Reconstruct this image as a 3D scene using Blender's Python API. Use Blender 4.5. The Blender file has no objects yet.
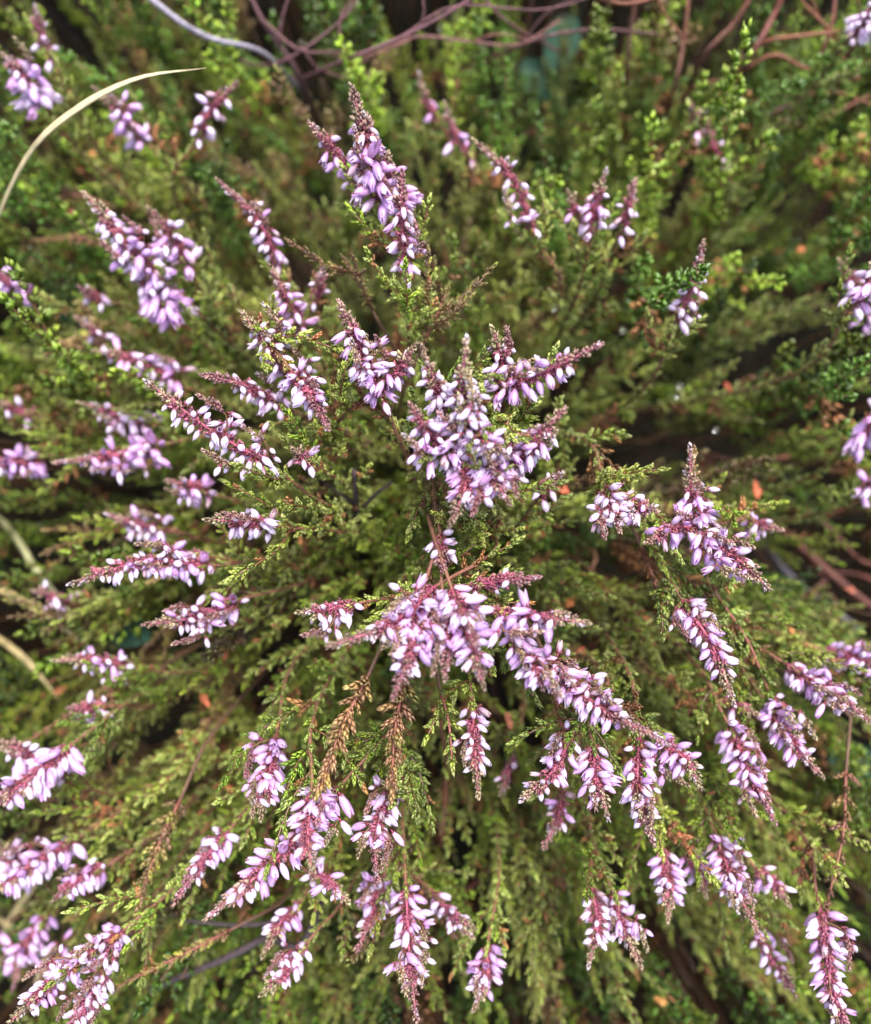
import bpy, math, random
import numpy as np
from mathutils import Vector, Matrix

R = random.Random(11)
NR = np.random.RandomState(5)
scene = bpy.context.scene
COL = scene.collection
pi = math.pi

# ------------------------------------------------------------------ camera frame (camera looks straight down on the bush)
H = 0.50
TAN = math.tan(math.radians(29.0))
W, HH = 871, 1024


def at(px, py, d):
    return np.array([(px - W / 2) / (W / 2) * TAN * d, -(py - HH / 2) / (W / 2) * TAN * d, H - d])


def unit(v):
    v = np.asarray(v, float)
    return v / (np.linalg.norm(v) + 1e-12)


def frame(z, roll=0.0):
    z = unit(z)
    a = np.array([1.0, 0, 0]) if abs(z[0]) < 0.8 else np.array([0, 1.0, 0])
    x = unit(np.cross(a, z))
    y = np.cross(z, x)
    c, s = math.cos(roll), math.sin(roll)
    return np.stack([x * c + y * s, -x * s + y * c, z], axis=1)


# ------------------------------------------------------------------ mesh collector (triangles, one colour per vertex)
class MB:
    def __init__(self):
        self.v, self.f, self.c, self.n = [], [], [], 0

    def add(self, v, f, c):
        v = np.asarray(v, float).reshape(-1, 3)
        c = np.asarray(c, float)
        if c.ndim == 1:
            c = np.tile(c[:3], (len(v), 1))
        self.v.append(v)
        self.f.append(np.asarray(f, int).reshape(-1, 3) + self.n)
        self.c.append(c[:, :3])
        self.n += len(v)

    def arrays(self):
        return np.concatenate(self.v), np.concatenate(self.f), np.concatenate(self.c)

    def mesh(self, name, mat):
        me = bpy.data.meshes.new(name)
        v, f, c = self.arrays()
        me.vertices.add(len(v))
        me.vertices.foreach_set('co', v.astype(np.float32).ravel())
        me.loops.add(len(f) * 3)
        me.loops.foreach_set('vertex_index', f.astype(np.int32).ravel())
        me.polygons.add(len(f))
        me.polygons.foreach_set('loop_start', np.arange(0, len(f) * 3, 3, dtype=np.int32))
        me.polygons.foreach_set('use_smooth', np.ones(len(f), dtype=bool))
        at_ = me.attributes.new('tint', 'FLOAT_COLOR', 'POINT')
        at_.data.foreach_set('color', np.concatenate([c, np.ones((len(c), 1))], 1).astype(np.float32).ravel())
        me.update(calc_edges=True)
        me.validate()
        me.materials.append(mat)
        return me


def link(name, me, parent=None, loc=None):
    o = bpy.data.objects.new(name, me)
    COL.objects.link(o)
    if parent is not None:
        o.parent = parent
    if loc is not None:
        o.location = [float(x) for x in loc]
    return o


def empty(name, loc):
    o = bpy.data.objects.new(name, None)
    o.empty_display_size = 0.01
    COL.objects.link(o)
    o.location = [float(x) for x in loc]
    return o


def tag(o, label=None, cat=None, group=None, kind=None):
    if label:
        o['label'] = label
    if cat:
        o['category'] = cat
    if group:
        o['group'] = group
    if kind:
        o['kind'] = kind
    return o


def curve(pts, n):
    """Catmull-Rom through the points, n samples."""
    P = [np.asarray(p, float) for p in pts]
    P = [2 * P[0] - P[1]] + P + [2 * P[-1] - P[-2]]
    m = len(P) - 3
    out = []
    for i in range(n):
        t = i / (n - 1) * m
        k = min(int(t), m - 1)
        u = t - k
        a, b, c, d = P[k:k + 4]
        out.append(0.5 * ((2 * b) + (c - a) * u + (2 * a - 5 * b + 4 * c - d) * u * u + (3 * b - a - 3 * c + d) * u ** 3))
    return np.array(out)


def tube(mb, pts, r0, r1, col0, col1, sides=5, knob=0.0, rng=None, profile=None):
    pts = np.asarray(pts)
    n = len(pts)
    tan = np.gradient(pts, axis=0)
    x = None
    vs, cs = [], []
    for i in range(n):
        z = unit(tan[i])
        if x is None:
            x = frame(z)[:, 0]
        x = unit(x - z * np.dot(x, z))
        y = np.cross(z, x)
        u = i / (n - 1)
        r = profile(u) if profile else r0 + (r1 - r0) * u
        for k in range(sides):
            a = 2 * pi * k / sides
            rr = r * (1 + (knob * (rng.random() - .5) if rng else 0))
            vs.append(pts[i] + rr * (x * math.cos(a) + y * math.sin(a)))
            cs.append(np.array(col0) * (1 - u) + np.array(col1) * u)
    vs.append(pts[0]); cs.append(np.array(col0))
    vs.append(pts[-1]); cs.append(np.array(col1))
    fs = []
    for i in range(n - 1):
        for k in range(sides):
            a, b = i * sides + k, i * sides + (k + 1) % sides
            c, d = a + sides, b + sides
            fs += [(a, b, d), (a, d, c)]
    e0, e1 = n * sides, n * sides + 1
    for k in range(sides):
        fs.append((e0, (k + 1) % sides, k))
        fs.append((e1, (n - 1) * sides + k, (n - 1) * sides + (k + 1) % sides))
    mb.add(vs, fs, np.array(cs))


# ------------------------------------------------------------------ materials
def new_mat(name):
    m = bpy.data.materials.new(name)
    m.use_nodes = True
    nt = m.node_tree
    for n in list(nt.nodes):
        nt.nodes.remove(n)
    return m, nt, nt.nodes.new('ShaderNodeOutputMaterial')


def tinted(name, rough=0.5, spec=0.5, trans=0.0, noise_scale=900, noise_amt=0.25, hue=0.0, val=0.0, bump=0.0, coat=0.0):
    """Plant tissue: colour from the mesh tint, small blotches, a little of each object's own hue."""
    m, nt, out = new_mat(name)
    N, L = nt.nodes.new, nt.links.new
    a = N('ShaderNodeAttribute'); a.attribute_name = 'tint'
    tc = N('ShaderNodeTexCoord')
    nz = N('ShaderNodeTexNoise'); nz.inputs['Scale'].default_value = noise_scale
    nz.inputs['Detail'].default_value = 3
    L(tc.outputs['Object'], nz.inputs['Vector'])
    mr = N('ShaderNodeMapRange')
    mr.inputs['From Min'].default_value = .3; mr.inputs['From Max'].default_value = .7
    mr.inputs['To Min'].default_value = 1 - noise_amt; mr.inputs['To Max'].default_value = 1 + noise_amt
    L(nz.outputs['Fac'], mr.inputs['Value'])
    oi = N('ShaderNodeObjectInfo')
    hs = N('ShaderNodeHueSaturation')
    mh = N('ShaderNodeMapRange')
    mh.inputs['To Min'].default_value = .5 - hue; mh.inputs['To Max'].default_value = .5 + hue
    L(oi.outputs['Random'], mh.inputs['Value'])
    L(mh.outputs['Result'], hs.inputs['Hue'])
    ml = N('ShaderNodeMath'); ml.operation = 'MULTIPLY'; ml.inputs[1].default_value = 7.31
    fr = N('ShaderNodeMath'); fr.operation = 'FRACT'
    L(oi.outputs['Random'], ml.inputs[0]); L(ml.outputs[0], fr.inputs[0])
    mv = N('ShaderNodeMapRange')
    mv.inputs['To Min'].default_value = 1 - val; mv.inputs['To Max'].default_value = 1 + val
    L(fr.outputs[0], mv.inputs['Value'])
    mm = N('ShaderNodeMath'); mm.operation = 'MULTIPLY'
    L(mv.outputs['Result'], mm.inputs[0]); L(mr.outputs['Result'], mm.inputs[1])
    L(mm.outputs[0], hs.inputs['Value'])
    L(a.outputs['Color'], hs.inputs['Color'])
    p = N('ShaderNodeBsdfPrincipled')
    L(hs.outputs['Color'], p.inputs['Base Color'])
    p.inputs['Roughness'].default_value = rough
    p.inputs['Specular IOR Level'].default_value = spec
    p.inputs['Coat Weight'].default_value = coat
    p.inputs['Coat Roughness'].default_value = 0.15
    if bump:
        b = N('ShaderNodeBump'); b.inputs['Strength'].default_value = bump; b.inputs['Distance'].default_value = .0004
        L(nz.outputs['Fac'], b.inputs['Height']); L(b.outputs['Normal'], p.inputs['Normal'])
    if trans > 0:
        t = N('ShaderNodeBsdfTranslucent')
        L(hs.outputs['Color'], t.inputs['Color'])
        mx = N('ShaderNodeMixShader'); mx.inputs[0].default_value = trans
        L(p.outputs[0], mx.inputs[1]); L(t.outputs[0], mx.inputs[2])
        L(mx.outputs[0], out.inputs['Surface'])
    else:
        L(p.outputs[0], out.inputs['Surface'])
    return m


M_LEAF = tinted('heather_leaf', rough=.33, spec=.6, trans=.24, noise_amt=.2, hue=.012, val=.34)
M_FLOWER = tinted('heather_petal', rough=.4, spec=.4, trans=.3, noise_scale=1100, noise_amt=.17, hue=.016, val=.12, bump=.3)
M_STEM = tinted('heather_stem', rough=.6, spec=.35, noise_scale=1500, noise_amt=.35, hue=.01, val=.12, bump=.5)
M_WOOD = tinted('bare_wood', rough=.65, spec=.35, noise_scale=600, noise_amt=.4, hue=.01, val=.1, bump=.8)
M_BRACT = tinted('heather_bract', rough=.5, spec=.4, trans=.15, noise_amt=.2, hue=.01, val=.12)
M_STRAW = tinted('dry_straw', rough=.5, spec=.4, trans=.12, noise_scale=350, noise_amt=.15)
M_TEAL = tinted('waxy_leaf', rough=.6, spec=.2, trans=.2, noise_scale=160, noise_amt=.25, hue=.01)
M_DEAD = tinted('dead_leaf', rough=.65, spec=.3, trans=.15, noise_scale=500, noise_amt=.3, hue=.015, val=.2)


def soil_material():
    m, nt, out = new_mat('peat_soil')
    N, L = nt.nodes.new, nt.links.new
    tc = N('ShaderNodeTexCoord')
    n1 = N('ShaderNodeTexNoise'); n1.inputs['Scale'].default_value = 40; n1.inputs['Detail'].default_value = 8
    n2 = N('ShaderNodeTexNoise'); n2.inputs['Scale'].default_value = 260; n2.inputs['Detail'].default_value = 5
    L(tc.outputs['Object'], n1.inputs['Vector']); L(tc.outputs['Object'], n2.inputs['Vector'])
    r = N('ShaderNodeValToRGB')
    e = r.color_ramp.elements
    e[0].position = .35; e[0].color = (.006, .005, .004, 1)
    e[1].position = .7; e[1].color = (.022, .013, .008, 1)
    k = e.new(.52); k.color = (.014, .013, .007, 1)
    L(n1.outputs['Fac'], r.inputs['Fac'])
    p = N('ShaderNodeBsdfPrincipled'); p.inputs['Roughness'].default_value = .9; p.inputs['Specular IOR Level'].default_value = .12
    L(r.outputs['Color'], p.inputs['Base Color'])
    b = N('ShaderNodeBump'); b.inputs['Strength'].default_value = 1; b.inputs['Distance'].default_value = .004
    L(n2.outputs['Fac'], b.inputs['Height']); L(b.outputs['Normal'], p.inputs['Normal'])
    L(p.outputs[0], out.inputs['Surface'])
    return m


def water_material():
    m, nt, out = new_mat('water')
    p = nt.nodes.new('ShaderNodeBsdfPrincipled')
    p.inputs['Base Color'].default_value = (1, 1, 1, 1)
    p.inputs['Roughness'].default_value = 0.02
    p.inputs['IOR'].default_value = 1.33
    p.inputs['Transmission Weight'].default_value = 1
    nt.links.new(p.outputs[0], out.inputs['Surface'])
    return m


# ------------------------------------------------------------------ colours (linear albedo)
GREEN = np.array([.172, .258, .018])
GREEN2 = np.array([.290, .345, .036])
GREEN_D = np.array([.088, .165, .014])
TIPGREEN = np.array([.44, .45, .16])
RUST = np.array([.20, .075, .035])
TAN_ = np.array([.36, .22, .12])
TWIG = np.array([.15, .068, .034])
CRIM = np.array([.26, .045, .09])
MAUVE = np.array([.33, .17, .19])
LILAC = np.array([.55, .32, .64])
PINK = np.array([.63, .35, .61])
WHITE = np.array([.67, .57, .71])

# ------------------------------------------------------------------ leaf tufts (scale leaves in opposite pairs)
LEAF_F = np.array([(0, 1, 3), (0, 3, 2), (1, 4, 3), (3, 4, 2), (0, 2, 1), (1, 2, 4)])


def leaf_v(l, w, t):
    return np.array([(0, 0, 0), (-w / 2, t * .15, l * .5), (w / 2, t * .15, l * .5), (0, -t, l * .45), (0, t * .1, l)])


def tuft_template(levels, seed, spread=26, lw=.55):
    """unit-length tuft along +Z; returns v, f, u (0 base .. 1 tip of each leaf), k (height in the tuft)"""
    rg = random.Random(seed)
    V, F, U, K = [], [], [], []
    n = 0
    for i in range(levels):
        z = i / levels * .72
        q = i / max(1, levels - 1)
        for s in range(2):
            a = (i % 2) * pi / 2 + s * pi + rg.uniform(-.2, .2)
            l = (.50 - .1 * q) * rg.uniform(.85, 1.15)
            lv = leaf_v(l, l * lw, l * .17)
            tilt = math.radians((spread + 12) * (1 - q) + 9 * q + rg.uniform(-5, 5))
            # leaf z tilted outward along -y (keel side outward)
            ct, st = math.cos(tilt), math.sin(tilt)
            x, y, zz = lv[:, 0], lv[:, 1], lv[:, 2]
            y2, z2 = y * ct - zz * st, y * st * .4 + zz * ct
            y2 = y2 - .05
            ca, sa = math.cos(a), math.sin(a)
            V.append(np.stack([x * ca - y2 * sa, x * sa + y2 * ca, z2 + z], 1))
            F.append(LEAF_F + n); n += 5
            U.append([0, .5, .5, .45, 1]); K.append([q] * 5)
    return np.concatenate(V), np.concatenate(F), np.concatenate(U), np.concatenate(K)


TUFT_HI = [tuft_template(4, s, spread=13, lw=.66) for s in range(6)]
TUFT_MID = [tuft_template(4, 20 + s) for s in range(6)]
TUFT_LO = [tuft_template(2, 40 + s, lw=.75) for s in range(5)]
TUFT_BUD = [tuft_template(3, 60 + s, spread=14, lw=.6) for s in range(5)]


def put_tuft(mb, rng, lib, pos, direc, length, base, tip, fat=1.0):
    v, f, u, k = lib[rng.randrange(len(lib))]
    M = frame(direc, rng.uniform(0, 6.28))
    vv = (v * np.array([length * fat, length * fat, length])) @ M.T + pos
    w = np.clip(u * .55 + k * .45, 0, 1)[:, None]
    br = rng.uniform(.62, 1.38)
    mb.add(vv, f, (np.asarray(base) * (1 - w) + np.asarray(tip) * w) * br)


def leafy_axis(mb, rng, pts, start, spacing, size, lib, pal, angle=48, fat=.68, r=.00035, droop=None):
    """tufts all round an axis from fraction start to its tip, plus the axis twig itself"""
    seg = np.linalg.norm(np.diff(pts, axis=0), axis=1)
    L = seg.sum()
    cum = np.concatenate([[0], np.cumsum(seg)])
    s = start * L
    ga = rng.uniform(0, 6.28)
    old = s + L * rng.uniform(.2, .7) if (lib is not TUFT_BUD and rng.random() < .10) else -1   # withered lower leaves
    while s < L:
        u = s / L
        i = min(np.searchsorted(cum, s, side='right') - 1, len(pts) - 2)
        w = (s - cum[i]) / seg[i]
        p = pts[i] * (1 - w) + pts[i + 1] * w
        t = unit(pts[i + 1] - pts[i])
        Fm = frame(t, 0)
        for j in range(2):
            a = ga + j * pi + rng.uniform(-.3, .3)
            an = math.radians(angle * (1 - .45 * u) + rng.uniform(-9, 9))
            d = t * math.cos(an) + (Fm[:, 0] * math.cos(a) + Fm[:, 1] * math.sin(a)) * math.sin(an)
            if droop is not None:
                d = unit(d + droop)
            ln = size * rng.uniform(.7, 1.2) * (1.1 - .45 * u)
            b, tp = pal(rng, u)
            if old > s:
                b, tp = RUST * rng.uniform(.7, 1.3), np.array([.38, .17, .06]) * rng.uniform(.6, 1.2)
            put_tuft(mb, rng, lib, p, d, ln, b, tp, fat)
        ga += pi / 2 + rng.uniform(-.35, .35)
        s += spacing * rng.uniform(.75, 1.3)
    b, tp = pal(rng, 1)
    put_tuft(mb, rng, lib, pts[-1], unit(pts[-1] - pts[-2]), size * .9, b, tp, fat)
    tube(mb, pts, r, r * .6, TWIG, TWIG * .7 + RUST * .3, sides=4)


def pal_green(rng, u):
    q = rng.random()
    b = GREEN_D * (1 - q) + GREEN * q
    t = GREEN * (1 - q) + GREEN2 * q
    if rng.random() < .10:
        t = t * .5 + TIPGREEN * .5
    if rng.random() < .045 * (1.5 - u):
        b, t = RUST * .9, np.array([.36, .15, .05])
    return b, t


def pal_yellow(rng, u):
    q = rng.random()
    b = GREEN * (.6 + .5 * q)
    t = GREEN2 * (1 - q) + TIPGREEN * q
    if rng.random() < .06:
        b, t = RUST, np.array([.40, .18, .06])
    return b, t


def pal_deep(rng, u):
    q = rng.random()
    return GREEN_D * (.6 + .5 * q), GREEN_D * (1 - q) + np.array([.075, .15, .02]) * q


def pal_russet(rng, u):
    q = rng.random()
    b = RUST * (.8 + .4 * q)
    t = np.array([.36, .17, .12]) * (1 - q) + np.array([.27, .25, .06]) * q
    return b, t


def pal_brown(rng, u):
    q = rng.random()
    b = np.array([.20, .09, .05]) * (.8 + .5 * q)
    t = np.array([.28, .17, .10]) * (1 - q) + GREEN2 * q
    return b, t


TIPQ = [.5]


def pal_orange(rng, u):
    q = rng.random()
    return np.array([.20, .075, .035]) * (.6 + .5 * q), np.array([.34, .14, .055]) * (.6 + .5 * q)


def pal_tip(rng, u):
    q = min(1, max(0, TIPQ[0] + rng.uniform(-.3, .3)))
    b = CRIM * (1 - q) * .8 + np.array([.20, .13, .07]) * q
    t = np.array([.33, .19, .19]) * (1 - q) + np.array([.38, .33, .19]) * q
    if rng.random() < .14:
        t = np.array([.60, .50, .56])
    return b, t


def foliage_variant(seed, pal, lib, length=.07, n_side=6, size=.0042, spacing=.0015, fat=.68):
    """leafy end of a shoot, standing on the origin along +Z"""
    rng = random.Random(seed)
    mb = MB()
    bx, by = rng.uniform(-.1, .1), rng.uniform(-.1, .1)
    ax = curve([(0, 0, 0), (bx * length * .5, by * length * .5, length * .5), (bx * length * 1.6, by * length * 1.6, length)], 9)
    leafy_axis(mb, rng, ax, .18, spacing, size, lib, pal, fat=fat)
    for i in range(n_side):
        u = .12 + .68 * (i + rng.uniform(0, .7)) / n_side
        k = u * 8
        p = ax[int(k)] * (1 - k % 1) + ax[int(k) + 1] * (k % 1)
        a = i * 2.4 + rng.uniform(-.5, .5)
        out = np.array([math.cos(a), math.sin(a), 0])
        l = length * rng.uniform(.14, .33) * (1.05 - .5 * u)
        e = rng.uniform(.5, .8)
        q1 = p + out * l * e * .55 + np.array([0, 0, l * .45])
        q2 = p + out * l * e * .85 + np.array([0, 0, l * 1.0])
        sp = curve([p, q1, q2], 6)
        leafy_axis(mb, rng, sp, .12, spacing * 1.05, size * .92, lib, pal, fat=fat)
    return mb


# ------------------------------------------------------------------ flowers
def flower_mesh(name, seed, length, width, open_, c_base, c_mid, c_tip):
    rng = random.Random(seed)
    mb = MB()
    rows, cols = 6, 4
    for s in range(4):
        a0 = s * pi / 2 + rng.uniform(-.12, .12)
        push = 1.0 + (.10 if s % 2 else 0) + rng.uniform(-.04, .06)
        lf = length * rng.uniform(.9, 1.08)
        flare = open_ * rng.uniform(.4, 1.5)
        vs, cs = [], []
        shade = rng.uniform(.9, 1.08)
        for i in range(rows + 1):
            u = i / rows
            r = width * .5 * (math.sin(pi * (.10 + (.80 if open_ > .2 else .875) * u)) ** .75) * push
            r += flare * width * .5 * max(0, u - .55) ** 1.4 * 2.2
            half = math.radians(58) * (1 - max(0, (u - .45) / .55) ** 1.7 * .86)
            for j in range(cols + 1):
                q = (j / cols - .5) * 2
                a = a0 + q * half
                rr = r * (.93 - .07 * q * q)
                vs.append((rr * math.cos(a), rr * math.sin(a), .0006 + lf * (u - .03 * q * q)))
                if u < .45:
                    c = c_base * (1 - u / .45) + c_mid * (u / .45)
                else:
                    w = min(1, ((u - .45) / .5) ** 1.5)
                    c = c_mid * (1 - w) + c_tip * w
                e = abs(q) ** 3 * .25
                c = c * (1 - e) + np.minimum(c * 1.25, .9) * e
                cs.append(c * shade)
        fs = []
        for i in range(rows):
            for j in range(cols):
                a = i * (cols + 1) + j
                b, c, d = a + 1, a + cols + 1, a + cols + 2
                fs += [(a, b, d), (a, d, c)]
        mb.add(vs, fs, np.array(cs))
    # little style showing from the open ones
    if open_ > .25:
        tube(mb, np.array([(0, 0, length * .6), (0, 0, length * 1.0), (0.0001, 0, length * 1.16)]), .00012, .0002, WHITE * .9, CRIM, 4)
    # pedicel and calyx bracts
    tube(mb, np.array([(0, 0, -.0008), (0, 0, 0), (0, 0, .0009)]), .00022, .0004, CRIM, CRIM * 1.2, 4)
    for s in range(4):
        a = s * pi / 2 + pi / 4
        v = leaf_v(.0016, .0008, .0002)
        v = v @ frame((math.cos(a) * .55, math.sin(a) * .55, .8), rng.uniform(-.5, .5)).T + np.array([math.cos(a) * .0003, math.sin(a) * .0003, 0])
        mb.add(v, LEAF_F, CRIM * .8 + np.array([.05, .06, .02]))
    me = mb.mesh(name, M_FLOWER)
    return me


F_LILAC = [flower_mesh('lilac_bell', 1, .0047, .0023, .15, LILAC * .85 + CRIM * .15, LILAC, PINK * .5 + WHITE * .5),
           flower_mesh('lilac_bell', 2, .0049, .0024, .45, PINK * .8 + CRIM * .2, PINK * .5 + LILAC * .5, WHITE * .6 + LILAC * .4),
           flower_mesh('lilac_bell', 3, .0045, .0022, .0, LILAC, LILAC * .8 + WHITE * .2, LILAC),
           flower_mesh('lilac_bell', 11, .0047, .0022, .95, PINK * .6 + CRIM * .4, LILAC * .9, WHITE * .8 + PINK * .2),
           flower_mesh('lilac_bell', 12, .0044, .0019, .75, CRIM * .5 + LILAC * .5, LILAC * .85 + CRIM * .1, PINK),
           flower_mesh('lilac_bell', 4, .0051, .0023, .6, WHITE * .5 + PINK * .5, PINK, LILAC)]
F_PALE = [flower_mesh('pale_bell', 5, .0044, .0021, .1, LILAC * .6 + WHITE * .4, LILAC * .4 + WHITE * .6, WHITE),
          flower_mesh('pale_bell', 13, .0044, .0021, .95, PINK * .6 + CRIM * .25, PINK * .5 + WHITE * .5, WHITE),
          flower_mesh('pale_bell', 14, .0038, .0016, .5, CRIM * .6 + PINK * .3, np.array([.5, .33, .42]), np.array([.55, .42, .40])),
          flower_mesh('pale_bell', 6, .0046, .0022, .35, PINK * .7 + CRIM * .1, WHITE * .7 + PINK * .3, WHITE),
          flower_mesh('pale_bell', 7, .0047, .0022, .05, WHITE * .8 + LILAC * .2, LILAC * .5 + WHITE * .5, LILAC * .3 + WHITE * .7)]
F_WHITE = [flower_mesh('white_bud', 8, .0037, .0020, .0, PINK * .5 + WHITE * .4, WHITE * .9 + PINK * .1, WHITE),
           flower_mesh('white_bud', 9, .0034, .0018, .05, LILAC * .4 + WHITE * .6, WHITE, WHITE),
           flower_mesh('white_bud', 10, .0042, .0019, .2, PINK * .6 + CRIM * .15, PINK * .2 + WHITE * .8, WHITE)]

GRAV = np.array([0, -.95, -.30])     # the bells hang towards the downhill side of the bush


def ground_root(base, pull=.38, jitter=.012, rng=R):
    return np.array([base[0] * pull + rng.uniform(-jitter, jitter), base[1] * pull + .004 + rng.uniform(-jitter, jitter), 0.0])


def spike(bx, by, tx, ty, d, n, kind, label, lift=None, cat='heather sprig', cover=.80, size=1.0, leafy=True, via=None):
    """one flowering shoot: woody stem from the ground, leaf tufts, bells, budded tip"""
    rng = random.Random(int(bx * 7 + by * 131 + tx * 17 + ty))
    nb = at(bx, by, d)
    pix = math.hypot(tx - bx, ty - by)
    plane = pix * TAN * d / (W / 2)
    lf = (.22 * plane + .006) if lift is None else lift
    B = nb
    T = at(tx, ty, d - lf)
    root = ground_root(B, rng=rng)
    e = empty('heather_sprig', root)
    tag(e, label, cat, 'flowering heather sprigs')
    # stem
    axis = unit(T - B)
    low = B - axis * .022 - np.array([0, 0, .018]) if via is None else at(*via)
    mid = (root + low) * .5 + np.array([rng.uniform(-.012, .012), rng.uniform(-.012, .012), .01])
    woody = curve([root, mid, low, B], 14) - root
    side = np.cross(axis, (0, 0, 1.0))
    bow = side * rng.uniform(-.13, .13) * np.linalg.norm(T - B)
    flow = curve([B, (B + T) * .5 + bow + np.array([0, 0, .03 * plane]), T], 12) - root
    mb = MB()
    tube(mb, woody, .0009, .00045, np.array([.06, .04, .03]), np.array([.15, .06, .035]), 6, knob=.25, rng=rng)
    tube(mb, flow, .0005, .0003, CRIM, CRIM * .7 + MAUVE * .3, 5, knob=.2, rng=rng)
    link('stem', mb.mesh('sprig_stem', M_STEM), e)
    # leaves on the part under the flowers
    L = np.linalg.norm(T - B)
    if leafy:
        lv = MB()
        leafy_axis(lv, rng, woody[-8:], .0, .0028, .0058, TUFT_HI, pal_brown if rng.random() < .25 else pal_yellow, angle=52)
        for q in range(rng.randint(5, 8)):
            i = rng.randint(7, 12)
            a = rng.uniform(0, 6.28)
            Fm = frame(unit(woody[min(i + 1, 13)] - woody[i]))
            o = Fm[:, 0] * math.cos(a) + Fm[:, 1] * math.sin(a)
            l = rng.uniform(.008, .02)
            sp = curve([woody[i], woody[i] + (o * .6 + Fm[:, 2] * .5) * l * .6, woody[i] + (o * .7 + Fm[:, 2]) * l], 5)
            leafy_axis(lv, rng, sp, .1, .0026, .0052, TUFT_HI, pal_yellow if rng.random() < .7 else pal_green)
        link('leaves', lv.mesh('sprig_leaves', M_LEAF), e)
    # budded tip and the crimson bracts between the bells
    tb = MB()
    TIPQ[0] = rng.random()
    s0 = int(11 * (cover + rng.uniform(-.12, .1)))
    leafy_axis(tb, rng, flow[max(0, s0 - 1):], .0, .0012, .0036 * size, TUFT_BUD, pal_tip, angle=46, fat=1.1, r=.0003)
    link('budded_tip', tb.mesh('sprig_tip', M_BRACT), e)
    br = MB()
    seg = flow[:s0 + 1]
    if len(seg) >= 2:
        nbr = int(10 + L * 1300)
        for q in range(nbr):
            k = rng.uniform(0, len(seg) - 1.01)
            i = int(k)
            p = seg[i] * (1 - k % 1) + seg[i + 1] * (k % 1)
            t = unit(seg[i + 1] - seg[i])
            Fm = frame(t)
            a = rng.uniform(0, 6.28)
            dd = t * .7 + (Fm[:, 0] * math.cos(a) + Fm[:, 1] * math.sin(a)) * rng.uniform(.5, 1.1)
            cb = CRIM * rng.uniform(.9, 1.5)
            put_tuft(br, rng, TUFT_BUD, p, dd, .0030 * rng.uniform(.7, 1.3), cb, cb * .5 + MAUVE * .6)
        link('bracts', br.mesh('sprig_bracts', M_BRACT), e)
    # bells
    n = int(n * ((1.45 if d < .25 else 1.75) if n > 5 else 1))
    size *= 1.06 if d > .255 else .88
    def bells(line, count, last, sc):
        for q in range(count):
            u = (q + rng.uniform(.1, .9)) / count
            k = min(u * last + .25, len(line) - 1.01)
            i = int(k)
            p = line[i] * (1 - (k - i)) + line[i + 1] * (k - i)
            t = unit(line[i + 1] - line[i])
            Fm = frame(t)
            a = q * 2.4 + rng.uniform(-.5, .5)
            radial = Fm[:, 0] * math.cos(a) + Fm[:, 1] * math.sin(a)
            # most bells turn to the open, lower side of the spike
            radial[2] = np.clip(radial[2], -.6, .30)
            radial = unit(radial)
            dd = unit(radial * .85 + GRAV * rng.uniform(.25, 1.05) + t * .22 + np.array([rng.uniform(-.28, .28), rng.uniform(-.28, .28), rng.uniform(-.15, .35)]))
            x = rng.random()
            if kind == 'l':
                lib = F_LILAC if x < .72 else F_PALE
            elif kind == 'w':
                lib = F_WHITE if x < .6 else F_PALE
            else:
                lib = F_LILAC if x < .38 else (F_PALE if x < .72 else F_WHITE)
            if u > .8 and rng.random() < .6:
                lib = F_WHITE
            o = link('flower', lib[rng.randrange(len(lib))], e)
            sz = sc * rng.uniform(.8, 1.18) * (1.06 - .22 * u)
            M4 = Matrix.Translation(Vector([float(z) for z in (p + radial * .0012)])) @ Matrix(frame(dd, rng.uniform(0, 6.28)).tolist()).to_4x4() @ Matrix.Scale(sz, 4)
            o.matrix_local = M4

    bells(flow, n, s0, size)
    # short side racemes leaving the lower half of the fuller spikes
    for q in range(0 if n < 14 else (1 if n < 26 else 3)):
        i = rng.randint(0, 5)
        t = unit(flow[i + 1] - flow[i])
        Fm = frame(t)
        a = rng.uniform(0, 6.28)
        o_ = Fm[:, 0] * math.cos(a) + Fm[:, 1] * math.sin(a)
        o_[2] = min(abs(o_[2]), .3)
        l = rng.uniform(.007, .013)
        sb = curve([flow[i], flow[i] + unit(o_ + t * .6) * l * .55, flow[i] + unit(o_ * .6 + t) * l], 7)
        TIPQ[0] = rng.random()
        rb = MB()
        leafy_axis(rb, rng, sb, .55, .0012, .0034, TUFT_BUD, pal_tip, angle=48, fat=1.1, r=.0003)
        link('side_raceme', rb.mesh('side_raceme', M_BRACT), e)
        bells(sb, rng.randint(3, 7), 4.2, size * .95)
    return e


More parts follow.
